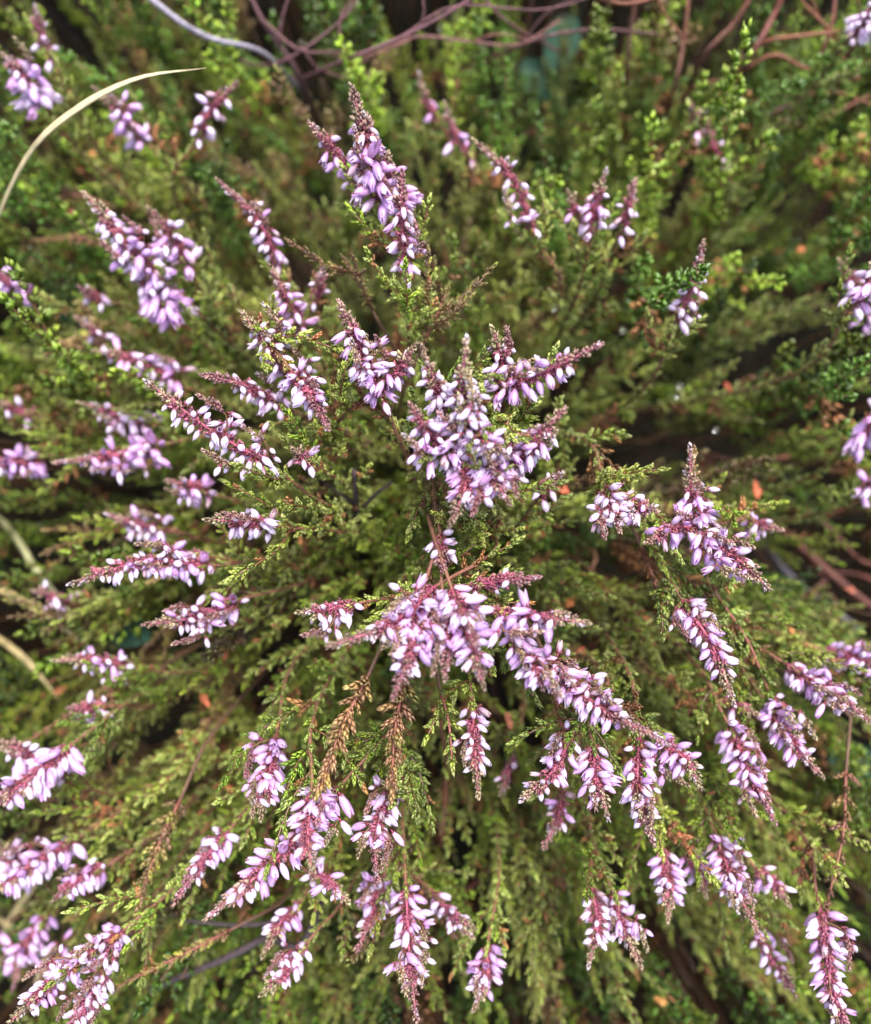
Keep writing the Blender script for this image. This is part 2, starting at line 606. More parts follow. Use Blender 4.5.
EXEC_SPIKES = True
SP = [
    # bx by tx ty depth n kind label
    # ---- upper edge and corner by the straw blade
    (40, 100, 10, 62, .27, 13, 'l', 'plump out-of-focus bunch of large lilac bells above the pale straw blade'),
    (55, 62, 36, 12, .28, 5, 'w', 'sparse brown-stemmed sprig with four scattered white buds, highest in the upper left corner'),
    (146, 142, 98, 92, .28, 9, 'l', 'blurred lilac sprig hanging just under the arch of the straw blade'),
    (196, 140, 233, 86, .27, 7, 'w', 'small sprig of pale bells with a long brown tip near the straw blade point'),
    (172, 285, 90, 200, .255, 22, 'm', 'biggest blurred bunch of pale lilac bells below the straw blade'),
    (188, 268, 152, 212, .26, 10, 'm', 'short sprig of pale bells overlapping the biggest blurred bunch on its upper side'),
    (172, 312, 128, 268, .26, 14, 'l', 'lilac clump at the foot of the biggest blurred bunch, facing down'),
    (280, 265, 222, 184, .25, 9, 'm', 'loose sprig of lilac bells on a crimson stem with a long brown budded tip'),
    (34, 292, -14, 268, .28, 6, 'l', 'three or four lilac bells on a thin brown stem cut by the left edge'),
    (108, 300, 84, 290, .28, 3, 'w', 'pair of white buds on a thin stem beside the big blurred bunch'),
    (104, 344, 80, 320, .28, 4, 'w', 'faint sprig of three white buds under the pair of white buds'),
    (176, 382, 100, 352, .27, 12, 'm', 'blurred sprig of pale bells pointing to the left edge, above two similar ones'),
    (152, 424, 84, 404, .27, 11, 'm', 'blurred middle sprig of three stacked pale sprigs near the left edge'),
    (164, 444, 60, 462, .265, 18, 'l', 'longest and lowest of three stacked blurred lilac sprigs near the left edge'),
    (44, 456, -20, 462, .275, 11, 'l', 'lilac sprig running out of the left edge beside the stacked blurred sprigs'),
    (36, 414, -6, 402, .285, 4, 'w', 'three faint white buds at the left edge above a lilac sprig'),
    (212, 494, 172, 482, .255, 9, 'l', 'tight little knot of lilac bells under the long crimson spike'),
    (168, 530, 112, 516, .265, 8, 'm', 'small blurred lilac sprig over a black gap in the foliage'),
    # ---- sharp sprigs left of the middle
    (272, 526, 212, 520, .215, 13, 'w', 'short sharp white-tipped sprig lying level over green leaves'),
    (268, 464, 152, 386, .212, 26, 'w', 'long sharp crimson-stemmed spike of white-tipped bells with a brown budded tip'),
    (310, 462, 296, 452, .21, 4, 'w', 'tiny sprig of three white-tipped bells alone on green leaves'),
    (282, 406, 208, 376, .225, 14, 'w', 'white-tipped sprig with bells all along its underside, crossing behind a crimson spike'),
    (300, 388, 246, 318, .222, 20, 'w', 'crimson-stemmed spike of crowded white-tipped bells slanting to upper left'),
    (292, 372, 326, 424, .208, 14, 'm', 'spike leaning towards the viewer with two big lilac bells at its lower end'),
    (306, 330, 272, 270, .24, 14, 'l', 'soft-focus lilac sprig behind the white-tipped crimson spikes'),
    (312, 305, 322, 272, .25, 3, 'w', 'thin sprig of two or three lone pale buds beside a soft-focus lilac sprig'),
    (384, 402, 342, 308, .212, 22, 'm', 'upright sharp lilac spike with frilled open bells beside the central bunch'),
    (372, 388, 412, 350, .212, 9, 'l', 'side sprig of five fanned lilac bells joined to an upright sharp spike'),
    # ---- upper middle
    (382, 205, 354, 96, .225, 20, 'l', 'large pale lilac bunch high above the middle, its budded tip straight up'),
    (362, 190, 314, 128, .232, 9, 'l', 'sprig of the large upper lilac bunch with its brown tip leaning left'),
    (408, 208, 376, 140, .228, 11, 'm', 'short-tipped sprig at the side of the large upper lilac bunch'),
    (406, 276, 402, 178, .222, 17, 'm', 'spike with bells down both sides right below the large upper lilac bunch'),
    (440, 122, 420, 78, .30, 2, 'l', 'faint stem with a single lilac bell near the bare twigs'),
    (474, 162, 446, 108, .29, 5, 'l', 'blurred little sprig of four lilac bells behind the upper middle'),
    (532, 232, 478, 144, .25, 8, 'w', 'open sprig of seven spread pale buds with a long bare brown tip'),
    (592, 234, 604, 176, .25, 7, 'm', 'pair of drooping lilac bells on a green sprig with several upright tips'),
    (618, 236, 634, 186, .255, 6, 'w', 'second small sprig with upright tips beside the pair of drooping bells'),
    (866, 322, 842, 264, .268, 8, 'm', 'second sprig of pale bells tucked behind the big pale edge sprig'),
    (584, 222, 570, 196, .255, 4, 'l', 'single-tipped lilac sprig lowest of three close together over green'),
    (676, 320, 702, 248, .24, 14, 'w', 'feathery sprig with pale buds in pairs along both sides, alone on green'),
    (850, 38, 880, 0, .27, 12, 'w', 'cluster of white bells in the upper right corner'),
    (700, 140, 690, 104, .30, 2, 'w', 'blurred stem with one white bell above the green of the right half'),
    (724, 164, 704, 118, .295, 3, 'w', 'dull mauve sprig with almost no bells beside a lone white bell'),
    (850, 306, 884, 250, .24, 12, 'm', 'big pale bells on a crimson stem cut by the right edge'),
    (856, 440, 890, 408, .265, 8, 'l', 'blurred lilac bells at the right edge under the big pale edge sprig'),
    (858, 492, 892, 474, .265, 6, 'l', 'lowest blurred lilac tuft of the right edge above the dark twigs'),
    # ---- the central bunch
    (470, 452, 466, 346, .195, 30, 'w', 'thick central spike with crimson heart and white bells, seen almost end on'),
    (446, 418, 428, 364, .20, 14, 'w', 'spike at the upper left side of the central bunch, brown tip upward'),
    (502, 392, 494, 334, .205, 10, 'w', 'spike at the top of the central bunch with pale budded twin tips'),
    (496, 392, 594, 348, .20, 20, 'l', 'long arm of the central bunch reaching right, hung with lilac bells'),
    (504, 470, 560, 414, .20, 18, 'm', 'lower right arm of the central bunch with pale bells and brown tip'),
    (456, 462, 414, 410, .196, 18, 'm', 'left flank spike of the central bunch with frilled white bells'),
    (468, 455, 452, 520, .196, 16, 'l', 'lowest spike of the central bunch hanging towards the lower sprays'),
    (486, 448, 506, 498, .196, 20, 'l', 'front spike of the central bunch with big purple bells'),
    (474, 430, 486, 452, .193, 10, 'l', 'innermost spike of the central bunch, closest to the viewer'),
    (540, 496, 558, 476, .225, 5, 'w', 'little mauve sprig with one white bell below the central bunch'),
    (440, 534, 444, 566, .205, 7, 'w', 'small white sprig between the central bunch and the lower spray'),
    # ---- lower spray
    (436, 586, 336, 644, .196, 24, 'l', 'left arm of the lower spray with large lilac bells and dull furry tip'),
    (442, 592, 446, 672, .195, 26, 'l', 'middle arm of the lower spray, crowded with purple bells'),
    (420, 600, 396, 690, .192, 20, 'l', 'arm of the lower spray hanging between its left and middle arms'),
    (452, 590, 482, 680, .192, 22, 'm', 'right arm of the lower spray with pale bells along a crimson stem'),
    (470, 586, 532, 578, .20, 5, 'w', 'sprig of the lower spray sticking out level with one white bell'),
    (356, 604, 304, 612, .205, 10, 'w', 'dusky crimson sprig of small white bells left of the lower spray'),
    (494, 612, 580, 622, .196, 16, 'l', 'level sprig of large lilac bells right of the lower spray'),
    (520, 636, 556, 690, .198, 18, 'l', 'short bunch of lilac bells at the start of the long diagonal spike'),
    (544, 662, 660, 740, .205, 34, 'm', 'long diagonal spike crowded with pale bells, below right of the lower spray'),
    (472, 700, 478, 790, .215, 17, 'w', 'straight hanging spike of paired white buds under the lower spray'),
    (572, 736, 526, 796, .21, 14, 'm', 'hanging sprig of pale bells, first under the long diagonal spike'),
    (592, 742, 606, 812, .21, 17, 'l', 'hanging lilac sprig between two others under the long diagonal spike'),
    (640, 738, 652, 838, .215, 20, 'm', 'hanging spike with plump white buds at the end of the long diagonal spike'),
    (656, 738, 698, 782, .22, 14, 'l', 'lilac sprig ending the long diagonal spike on its outer side'),
    (562, 790, 546, 842, .235, 8, 'm', 'small shaded sprig of lilac bells under the hanging sprigs'),
    (512, 752, 502, 790, .25, 3, 'w', 'dim stem with two white buds deep between hanging spikes'),
    # ---- right side
    (606, 488, 618, 526, .215, 22, 'w', 'round sharp mauve clump of white-tipped bells right of the central bunch'),
    (628, 500, 652, 510, .215, 9, 'm', 'small sprig joined to the round sharp mauve clump on its outer side'),
    (712, 530, 690, 452, .222, 14, 'l', 'upright lilac sprig with a reddish leafy tip in front of dark twigs'),
    (700, 528, 650, 540, .218, 12, 'l', 'three heavy lilac bells hanging from a sprig beside dark twigs'),
    (696, 540, 764, 584, .215, 18, 'l', 'sprig of big lilac bells with a short brown tip, lowest before the dark twigs'),
    (744, 524, 776, 528, .245, 7, 'l', 'blurred little lilac sprig beside the dark red stem'),
    (682, 600, 732, 698, .22, 24, 'm', 'slanting spike with bells on both sides and a long crimson tip'),
    (824, 650, 888, 672, .255, 14, 'l', 'bluish blurred clump of lilac bells touching the right edge'),
    (786, 664, 868, 720, .235, 18, 'l', 'slanting spike with bells on its lower side and thin tip below the bluish clump'),
    (766, 702, 818, 772, .232, 22, 'l', 'fat spike with stepped rows of lilac bells, between two similar slanting spikes'),
    (728, 724, 772, 816, .228, 22, 'l', 'steep lilac spike with bells packed along its left side'),
    (722, 702, 752, 712, .235, 4, 'w', 'three plump white buds in a row above a steep lilac spike'),
    (716, 834, 758, 932, .232, 24, 'm', 'long straight crimson spike with paired lilac bells in the lower right'),
    (756, 868, 786, 900, .24, 7, 'm', 'small side sprig beside the long straight crimson spike'),
    (756, 928, 792, 990, .245, 10, 'm', 'dull pinkish sprig of few bells under the long straight crimson spike'),
    (662, 848, 668, 914, .232, 14, 'm', 'short hanging spike of plump pale bells above the green fan of leaves'),
    (684, 848, 704, 890, .24, 9, 'l', 'blurred lilac sprig tucked beside a short hanging spike of plump pale bells'),
    (820, 908, 846, 1036, .225, 26, 'm', 'long knobbly spike near the lower right corner on a bare pinkish stem'),
    (592, 888, 590, 960, .232, 15, 'w', 'hanging spike of plump white buds, one of a pair near the bottom edge'),
    (612, 890, 638, 960, .232, 14, 'm', 'lilac hanging spike beside the plump white one near the bottom edge'),
    (488, 942, 476, 1004, .235, 15, 'l', 'lone short lilac spike over bright green leaves at the bottom edge'),
    (394, 786, 376, 876, .218, 18, 'm', 'narrow crimson spike with white buds under a green leafy collar'),
    (406, 884, 416, 1016, .225, 26, 'm', 'long narrow crimson spike reaching the bottom edge'),
    (384, 876, 360, 944, .235, 14, 'm', 'sprig of pale bells beside the long narrow spike at the bottom'),
    (432, 892, 470, 926, .24, 10, 'w', 'short sprig of pale bells on the other side of the long narrow bottom spike'),
    # ---- lower left
    (340, 786, 212, 914, .208, 36, 'l', 'largest lower left spike, big lilac bells along a crimson stem with furry tip'),
    (276, 738, 262, 812, .222, 20, 'l', 'upright lilac bunch at the head of the largest lower left spike'),
    (312, 792, 312, 872, .20, 16, 'l', 'spike crossing the largest lower left spike, with a dull brown drooping tip'),
    (308, 872, 344, 898, .225, 8, 'm', 'small lilac side sprig below the crossing spikes'),
    (228, 832, 178, 898, .232, 14, 'm', 'slim crimson spike with paired pale buds beside the largest lower left spike'),
    (300, 902, 266, 950, .235, 9, 'm', 'shaded lilac sprig under the largest lower left spike'),
    (306, 944, 266, 990, .23, 10, 'w', 'pink-stemmed sprig of few white buds near yellow green leaves'),
    (72, 744, -10, 806, .238, 28, 'm', 'broad pinkish spray of bells running off the left edge'),
    (76, 838, -8, 890, .25, 16, 'm', 'blurred pale spike under the broad pinkish spray at the left edge'),
    (106, 866, 58, 896, .245, 12, 'm', 'short mauve spike alone between two blurred left edge sprays'),
    (30, 872, -10, 842, .26, 12, 'm', 'pale blurred sprig behind the broad pinkish spray, touching the left edge'),
    (66, 946, 40, 976, .27, 9, 'l', 'small purple sprig between the blurred purple one and the big corner spike'),
    (64, 772, 6, 744, .25, 14, 'm', 'upper offshoot of the broad pinkish spray at the left edge'),
    (50, 910, 14, 984, .275, 14, 'l', 'blurred purple sprig low at the left edge before dry grass'),
    (124, 930, 10, 1022, .225, 36, 'm', 'big pinkish spike filling the bottom left corner'),
    (108, 968, 64, 1040, .225, 18, 'w', 'white frilled spike at the bottom edge beside the big corner spike'),
    (212, 566, 76, 582, .232, 28, 'm', 'long level crimson spike with bells on both sides, pointing left'),
    (206, 556, 168, 548, .236, 10, 'm', 'small side sprig on top of the long level crimson spike'),
    (238, 600, 150, 624, .235, 18, 'm', 'shorter spike just below the long level crimson spike'),
    (70, 604, 38, 592, .275, 5, 'm', 'three blurred bells near the dry straw at the left edge'),
    (132, 668, 60, 660, .255, 12, 'm', 'faded mauve sprig over brown shoots at the left side'),
    (108, 706, 74, 708, .252, 8, 'w', 'small white sprig under the faded mauve sprig'),
]

for s in SP:
    big = any(k in s[7] for k in ('big pale bells', 'plump out', 'large pale lilac bunch', 'biggest blurred bunch of', 'lilac clump at the foot', 'broad pinkish', 'blurred lilac bells at the right'))
    spray = any(k in s[7] for k in ('arm of the lower spray', 'large lilac bells right of the lower', 'largest lower', 'crossing the largest', 'long diagonal spike crowded'))
    spike(*s, size=1.28 if big else (1.06 if spray else 1.0), leafy='arm of the lower spray' not in s[7])

# ------------------------------------------------------------------ leafy shoots without flowers
GV = [foliage_variant(100 + i, pal_green if i % 3 else pal_yellow, TUFT_HI, length=R.uniform(.06, .09), n_side=R.randint(8, 12), size=.0053, spacing=.0025) for i in range(9)]
GV_ME = [g.mesh('green_foliage', M_LEAF) for g in GV]
DV_ME = [foliage_variant(140 + i, pal_deep, TUFT_HI, length=R.uniform(.06, .085), n_side=9, size=.0053, spacing=.0025).mesh('deep_foliage', M_LEAF) for i in range(4)]
BV_ME = [foliage_variant(170 + i, pal_brown, TUFT_HI, length=R.uniform(.06, .08), n_side=7, size=.0053, spacing=.0025).mesh('brown_foliage', M_LEAF) for i in range(3)]


def canopy(px, py):
    """distance from the camera of the tips of the green shoots"""
    x, y = (px - 400) / 435, (py - 520) / 512
    d = .232 + .030 * (x * x) + .018 * y * y
    d += .082 * max(0, -y) ** 1.15
    d += .035 * math.exp(-((px - 650) / 150) ** 2 - ((py - 440) / 130) ** 2)
    d += .030 * math.exp(-((px - 130) / 140) ** 2 - ((py - 400) / 140) ** 2)
    return d


def shoot(tip, direc, me, scale, label, group, cat='heather shoot', rng=R, name='heather_shoot', roll=None):
    direc = unit(direc)
    L = max(v.co.z for v in me.vertices) if me not in LEN else LEN[me]
    LEN[me] = L
    base = tip - direc * L * scale
    root = np.array([base[0] * .55 + rng.uniform(-.012, .012), base[1] * .55 + rng.uniform(-.012, .012), 0.0])
    e = empty(name, root)
    tag(e, label, cat, group)
    o = link('foliage', me, e)
    o.matrix_local = Matrix.Translation(Vector((base - root).tolist())) @ Matrix(frame(direc, rng.uniform(0, 6.28) if roll is None else roll).tolist()).to_4x4() @ Matrix.Scale(scale, 4)
    mb = MB()
    b = base - root
    st = curve([np.zeros(3), b * .5 + np.array([rng.uniform(-.008, .008), rng.uniform(-.008, .008), 0]), b - direc * .012, b + direc * .004], 8)
    tube(mb, st, .0010, .0005, np.array([.07, .045, .03]), np.array([.16, .08, .04]), 5, knob=.25, rng=rng)
    link('stem', mb.mesh('shoot_stem', M_STEM), e)
    return e


LEN = {}
# pits in the bush: gaps that slant outwards like the shoots round them
PITS = [(410, 35, 62), (745, 60, 40), (300, 40, 50), (570, 50, 50), (500, 45, 50), (345, 528, 50), (585, 440, 58), (700, 455, 84), (790, 560, 56), (185, 512, 52), (500, 790, 84), (180, 430, 44), (85, 470, 26), (575, 560, 48), (205, 715, 44), (320, 95, 46), 
        (430, 905, 40), (620, 650, 50), (590, 850, 46), (700, 200, 36), (520, 160, 34), (210, 180, 34), (640, 350, 34), (250, 900, 40), (740, 330, 36), (450, 700, 40), (290, 660, 36), (480, 860, 44), (540, 740, 40), (380, 470, 30), (760, 470, 40), (330, 340, 26)]
pts = []
tries = 0
while len(pts) < 285 and tries < 60000:
    tries += 1
    px, py = R.uniform(-30, 900), R.uniform(-30, 1055)
    # thin spots where the photograph shows dark hollows
    hole = max(math.exp(-(((px - a) / r) ** 2 + ((py - b) / r) ** 2) ** 2) for a, b, r in PITS)
    if R.random() < hole * .95:
        continue
    m = 37 if math.hypot(px - 400, py - 520) < 220 else 42
    if any((px - a) ** 2 + (py - b) ** 2 < m * m for a, b in pts):
        if tries < 50000:
            continue
    pts.append((px, py))

for px, py in pts:
    d = canopy(px, py) + R.uniform(-.012, .03) + (.018 if py < 260 else 0)
    tip = at(px, py, d)
    out = np.array([tip[0], tip[1], 0])
    lean = out / .15 * .55 + np.array([R.uniform(-.36, .36), R.uniform(-.36, .36) - .05, 0])
    x = R.random()
    left = px < 260 and 560 < py < 1000
    yel = .6 if py < 300 else .22
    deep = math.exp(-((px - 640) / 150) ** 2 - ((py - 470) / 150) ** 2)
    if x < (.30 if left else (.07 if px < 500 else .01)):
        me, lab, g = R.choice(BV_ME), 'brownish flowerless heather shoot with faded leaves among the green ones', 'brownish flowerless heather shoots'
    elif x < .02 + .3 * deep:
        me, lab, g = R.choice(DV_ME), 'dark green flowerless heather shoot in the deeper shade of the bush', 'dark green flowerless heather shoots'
    else:
        me, lab, g = R.choice(GV_ME[::3] if R.random() < yel else GV_ME), 'olive green flowerless heather shoot in the dense leafy mat of the bush', 'green flowerless heather shoots'
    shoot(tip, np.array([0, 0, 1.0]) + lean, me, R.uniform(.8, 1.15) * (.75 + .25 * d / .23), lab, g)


# russet shoots that stand out in front
def russet(bx, by, tx, ty, d, label, lift=.01, pal=pal_russet, size=.0062, spacing=.0020, name='russet_shoot', sides=0):
    rng = random.Random(int(bx + by * 3 + tx))
    B, T = at(bx, by, d), at(tx, ty, d - lift)
    root = ground_root(B, rng=rng)
    e = empty(name, root)
    tag(e, label, 'heather shoot', 'reddish flowerless heather shoots')
    ax = curve([B, (B + T) / 2 + np.array([rng.uniform(-.001, .001), .001, .002]), T], 9) - root
    lv = MB()
    leafy_axis(lv, rng, ax, .02, spacing, size, TUFT_HI, pal, angle=54, fat=.75, r=.0004)
    for q in range(sides):
        i = rng.randint(1, 6)
        a = rng.uniform(0, 6.28)
        t = unit(ax[i + 1] - ax[i]); Fm = frame(t)
        o = Fm[:, 0] * math.cos(a) + Fm[:, 1] * math.sin(a)
        l = rng.uniform(.008, .016)
        leafy_axis(lv, rng, curve([ax[i], ax[i] + (o * .6 + t * .5) * l * .5, ax[i] + (o * .6 + t) * l], 5), .1, .002, .0042, TUFT_HI, pal)
    link('leaves', lv.mesh('russet_leaves', M_LEAF), e)
    mb = MB()
    low = (B - root) - unit(T - B) * .02 - np.array([0, 0, .02])
    tube(mb, curve([np.zeros(3), low * .55, low, B - root], 10),   .0009, .0005, np.array([.06, .045, .03]), np.array([.10, .05, .03]), 5, knob=.2, rng=rng)
    tube(mb, ax, .0005, .0003, np.array([.17, .055, .04]), np.array([.20, .08, .05]), 5)
    link('stem', mb.mesh('russet_stem', M_STEM), e)


russet(368, 676, 322, 782, .205, 'bold russet shoot with tan leaf tufts along a red stem below the lower spray')
russet(404, 684, 392, 786, .21, 'straight russet shoot hanging down to the green collar of a narrow spike')
russet(180, 800, 140, 900, .24, 'faded pinkish brown shoot with long tufts in the lower left', pal=pal_brown)
russet(640, 545, 668, 620, .235, 'reddish shoot hanging beside the slanting right side spike', size=.0036, spacing=.0016)
russet(556, 700, 572, 760, .22, 'dull red shoot under the long diagonal spike', size=.0034, spacing=.0016)
russet(846, 770, 828, 900, .235, 'pinkish brown shoot above the long knobbly corner spike', size=.0050, spacing=.0034)
russet(720, 600, 768, 690, .24, 'yellow green shoot with long pointed tufts behind the slanting spikes', pal=pal_yellow, size=.006, spacing=.003)
russet(690, 500, 694, 454, .23, 'short red-tipped leafy shoot over the dark red stem', size=.0034, spacing=.0014)
russet(396, 800, 398, 764, .215, 'green leafy collar shoot on top of a narrow crimson spike', pal=pal_yellow, size=.0052, spacing=.0014)
russet(440, 690, 452, 760, .212, 'grey green shoot with downy tufts hanging under the lower spray', pal=pal_yellow, size=.005, spacing=.003)
russet(60, 195, 110, 205, .30, 'rusty brown shoot under the foot of the straw blade', size=.004, spacing=.0016, pal=pal_russet)
russet(110, 245, 40, 240, .305, 'rusty shoot lying level beneath the biggest blurred bunch', size=.004, spacing=.0016)
russet(120, 690, 30, 740, .26, 'rusty brown shoot slanting to the left edge above the pinkish spray', size=.004, spacing=.0016, pal=pal_russet)
russet(230, 930, 120, 985, .24, 'brown shoot lying level near the bottom edge', size=.004, spacing=.0018, pal=pal_brown)
russet(420, 350, 446, 292, .235, 'upright shoot with reddish tip above the central bunch', size=.004, spacing=.0014, pal=pal_brown, sides=5)
russet(372, 310, 346, 262, .24, 'slim brown-tipped leafy shoot above the upright sharp lilac spike', size=.0036, spacing=.0014, pal=pal_brown, sides=3)

# ------------------------------------------------------------------ undergrowth: the uncountable mass under the shoots
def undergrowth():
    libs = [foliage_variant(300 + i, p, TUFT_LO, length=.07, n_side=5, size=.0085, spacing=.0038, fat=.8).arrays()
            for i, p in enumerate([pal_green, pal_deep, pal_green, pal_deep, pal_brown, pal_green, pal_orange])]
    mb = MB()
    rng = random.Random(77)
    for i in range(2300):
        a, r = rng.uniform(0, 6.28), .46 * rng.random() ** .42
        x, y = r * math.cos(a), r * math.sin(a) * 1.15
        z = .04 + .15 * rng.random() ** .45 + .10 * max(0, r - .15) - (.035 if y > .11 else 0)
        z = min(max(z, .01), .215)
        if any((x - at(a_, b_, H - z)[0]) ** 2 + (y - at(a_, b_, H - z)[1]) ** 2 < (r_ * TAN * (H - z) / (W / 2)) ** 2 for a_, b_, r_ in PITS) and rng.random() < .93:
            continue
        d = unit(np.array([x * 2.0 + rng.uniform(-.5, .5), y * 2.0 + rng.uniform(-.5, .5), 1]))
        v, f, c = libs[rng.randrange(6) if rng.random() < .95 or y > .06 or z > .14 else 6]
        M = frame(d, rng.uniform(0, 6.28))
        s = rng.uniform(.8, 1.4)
        mb.add((v * s) @ M.T + np.array([x, y, z]), f, c * rng.uniform(.30, .95) * (1.7 if y > .07 else 1.0))  # leaf colour darkened so the hollows look deeper in shade
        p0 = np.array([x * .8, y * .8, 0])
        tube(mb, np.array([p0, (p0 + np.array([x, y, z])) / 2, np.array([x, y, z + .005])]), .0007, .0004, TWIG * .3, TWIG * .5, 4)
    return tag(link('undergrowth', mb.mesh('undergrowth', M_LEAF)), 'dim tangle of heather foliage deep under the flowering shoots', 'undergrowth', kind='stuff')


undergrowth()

# ------------------------------------------------------------------ ground
def ground():
    n = 60
    mb = MB()
    xs = np.concatenate([[-20, -5, -1.5], np.linspace(-.6, .6, n), [1.5, 5, 20]])
    k = len(xs)
    vs = []
    for y in xs:
        for x in xs:
            z = .006 * math.sin(x * 23 + y * 9) * math.cos(y * 17) + R.uniform(-.003, .003) - .006
            vs.append((x, y, z))
    fs = []
    for j in range(k - 1):
        for i in range(k - 1):
            a = j * k + i
            fs += [(a, a + 1, a + k + 1), (a, a + k + 1, a + k)]
    mb.add(vs, fs, np.array([.03, .02, .015]))
    return tag(link('ground', mb.mesh('ground', soil_material())), 'dark peaty soil under the heather bush', 'ground', kind='structure')


ground()


# ------------------------------------------------------------------ straw and grass blades
def blade(name, pix, width, col0, col1, label, group=None, cat='grass blade'):
    P = [at(*p) for p in pix]
    c = curve(P, 28)
    root = c[0].copy()
    mb = MB()
    vs, cs = [], []
    n = len(c)
    rib = random.Random(int(width * 1e6) + len(label))
    spots = [rib.random() < .12 for _ in range(n)]
    tan = np.gradient(c, axis=0)
    for i in range(n):
        u = i / (n - 1)
        t = unit(tan[i])
        up = unit(np.array([0, 0, 1.0]) - t * t[2])
        s = np.cross(t, up)
        w = width * min(1, (1 - u) * 3.2 + .04) * .5
        q = c[i] - root
        for (a, b) in [(-1, 0), (-.5, -.35), (0, -.6), (.5, -.35), (1, 0), (.5, .22), (0, .1), (-.5, .22)]:
            vs.append(q + s * a * w + up * b * w * .8)
            k = (.72 if abs(a) == 1 else (1.08 if b == -.6 else .9)) * rib.uniform(.9, 1.08) * (.62 if spots[i % 28] else 1)
            cs.append((np.array(col0) * (1 - u) + np.array(col1) * u) * k)
    fs = []
    for i in range(n - 1):
        for k in range(8):
            a, b = i * 8 + k, i * 8 + (k + 1) % 8
            fs += [(a, b, b + 8), (a, b + 8, a + 8)]
    mb.add(vs, fs, np.array(cs))
    o = link(name, mb.mesh(name, M_STRAW), loc=root)
    return tag(o, label, cat, group)


STRAW = (.46, .38, .21)
blade('straw_blade', [(-60, 420, .44), (-30, 300, .34), (-4, 222, .27), (30, 152, .235), (78, 108, .225), (138, 78, .222), (206, 68, .222)], .0021, STRAW, (.52, .43, .25),
      'pale straw-coloured grass blade arching over the upper left corner')
blade('dry_grass_blade', [(-120, 560, .44), (-40, 575, .33), (30, 605, .29), (90, 648, .285)], .0034, (.45, .30, .12), (.42, .34, .16),
      'orange-tinged dry grass blade slanting in from the left edge', 'dry grass at the left edge')
blade('dry_grass_blade', [(-60, 480, .46), (0, 520, .34), (40, 575, .31), (92, 640, .31)], .0030, (.40, .36, .18), (.36, .36, .18),
      'greenish straw crossing behind the orange-tinged dry blade', 'dry grass at the left edge')
blade('dry_grass_blade', [(-110, 600, .46), (-30, 625, .34), (20, 655, .31), (60, 700, .31)], .0030, (.46, .34, .14), (.4, .32, .16),
      'short dry blade just below the orange-tinged one', 'dry grass at the left edge')
blade('dry_grass_blade', [(-60, 1060, .46), (-10, 960, .36), (30, 890, .33), (75, 850, .33)], .0030, (.5, .40, .2), (.42, .36, .18),
      'dry straw rising behind the purple sprig at the lower left', 'dry grass at the left edge')
blade('dry_grass_blade', [(-90, 860, .46), (-20, 905, .36), (30, 950, .33), (60, 1010, .33)], .0030, (.5, .40, .2), (.46, .36, .2),
      'dry straw lying across another behind the big corner spike', 'dry grass at the left edge')
blade('dry_grass_blade', [(980, 40, .46), (900, 90, .38), (850, 112, .36), (790, 122, .36), (760, 116, .36)], .0028, (.42, .30, .16), (.36, .2, .12),
      'tan stalk curving in from the right edge near the corner')


# ------------------------------------------------------------------ bare stems and twigs
def stick(name, pix, r0, r1, c0, c1, label, group, forks=(), cat='twig', mat=None):
    if group in ('bare twigs at the top edge', 'red-brown woody stems') or name == 'grey_twig':
        nr = lambda p: (p[0], p[1], p[2] * .87 if p[2] < .375 else p[2])
        pix = [nr(p) for p in pix]; forks = [[nr(p) for p in f] for f in forks]
        r0 *= .52; r1 *= .5; c0 = np.array(c0) * .75; c1 = np.array(c1) * .7
    P = [at(*p) for p in pix]
    root = P[0].copy()
    rng = random.Random(int(sum(pix[0]) * 10))
    mb = MB()
    tube(mb, curve(P, 22) - root, r0, r1, c0, c1, 7, knob=.22, rng=rng)
    e = link(name, mb.mesh(name, mat or M_WOOD), loc=root)
    for f in forks:
        fb = MB()
        tube(fb, curve([at(*p) for p in f], 12) - root, r1 * 1.0, r1 * .5, c1, c1, 5, knob=.2, rng=rng)
        link('side_twig', fb.mesh('side_twig', mat or M_WOOD), e)
    return tag(e, label, cat, group)


PURP = np.array([.13, .055, .06]); DARK = np.array([.045, .03, .032]); RED = np.array([.19, .06, .035]); GREY = np.array([.30, .27, .32])
stick('bare_twig', [(330, 300, .50), (325, 180, .42), (305, 90, .36), (262, 20, .34), (235, -40, .33)], .0028, .0016, DARK, PURP,
      'dark knobbly woody stem leading up to the bare twigs at the top edge', 'bare twigs at the top edge',
      forks=[[(262, 20, .34), (300, 50, .335), (345, 52, .33)], [(300, 75, .355), (280, 40, .34), (290, -10, .33)]])
stick('bare_twig', [(300, 80, .36), (345, 60, .325), (400, 38, .32), (450, 12, .315), (490, -14, .31)], .0015, .0010, PURP, PURP * 1.3,
      'purplish bare twig slanting up to the top edge with thin forks', 'bare twigs at the top edge',
      forks=[[(400, 38, .32), (455, 6, .318), (540, 10, .32), (600, -6, .325)], [(345, 60, .325), (340, 20, .32), (360, -10, .315)], [(420, 28, .32), (424, 10, .315), (420, -14, .31)]])
stick('bare_twig', [(350, 70, .36), (410, 38, .34), (470, 42, .34), (520, 44, .345), (560, 20, .35)], .0012, .0007, PURP * 1.2, np.array([.26, .11, .09]),
      'thin reddish bare twig running level under the slanting one', 'bare twigs at the top edge',
      forks=[[(470, 42, .34), (500, 34, .335), (530, 40, .34)], [(410, 40, .34), (370, 55, .34), (330, 56, .345)]])
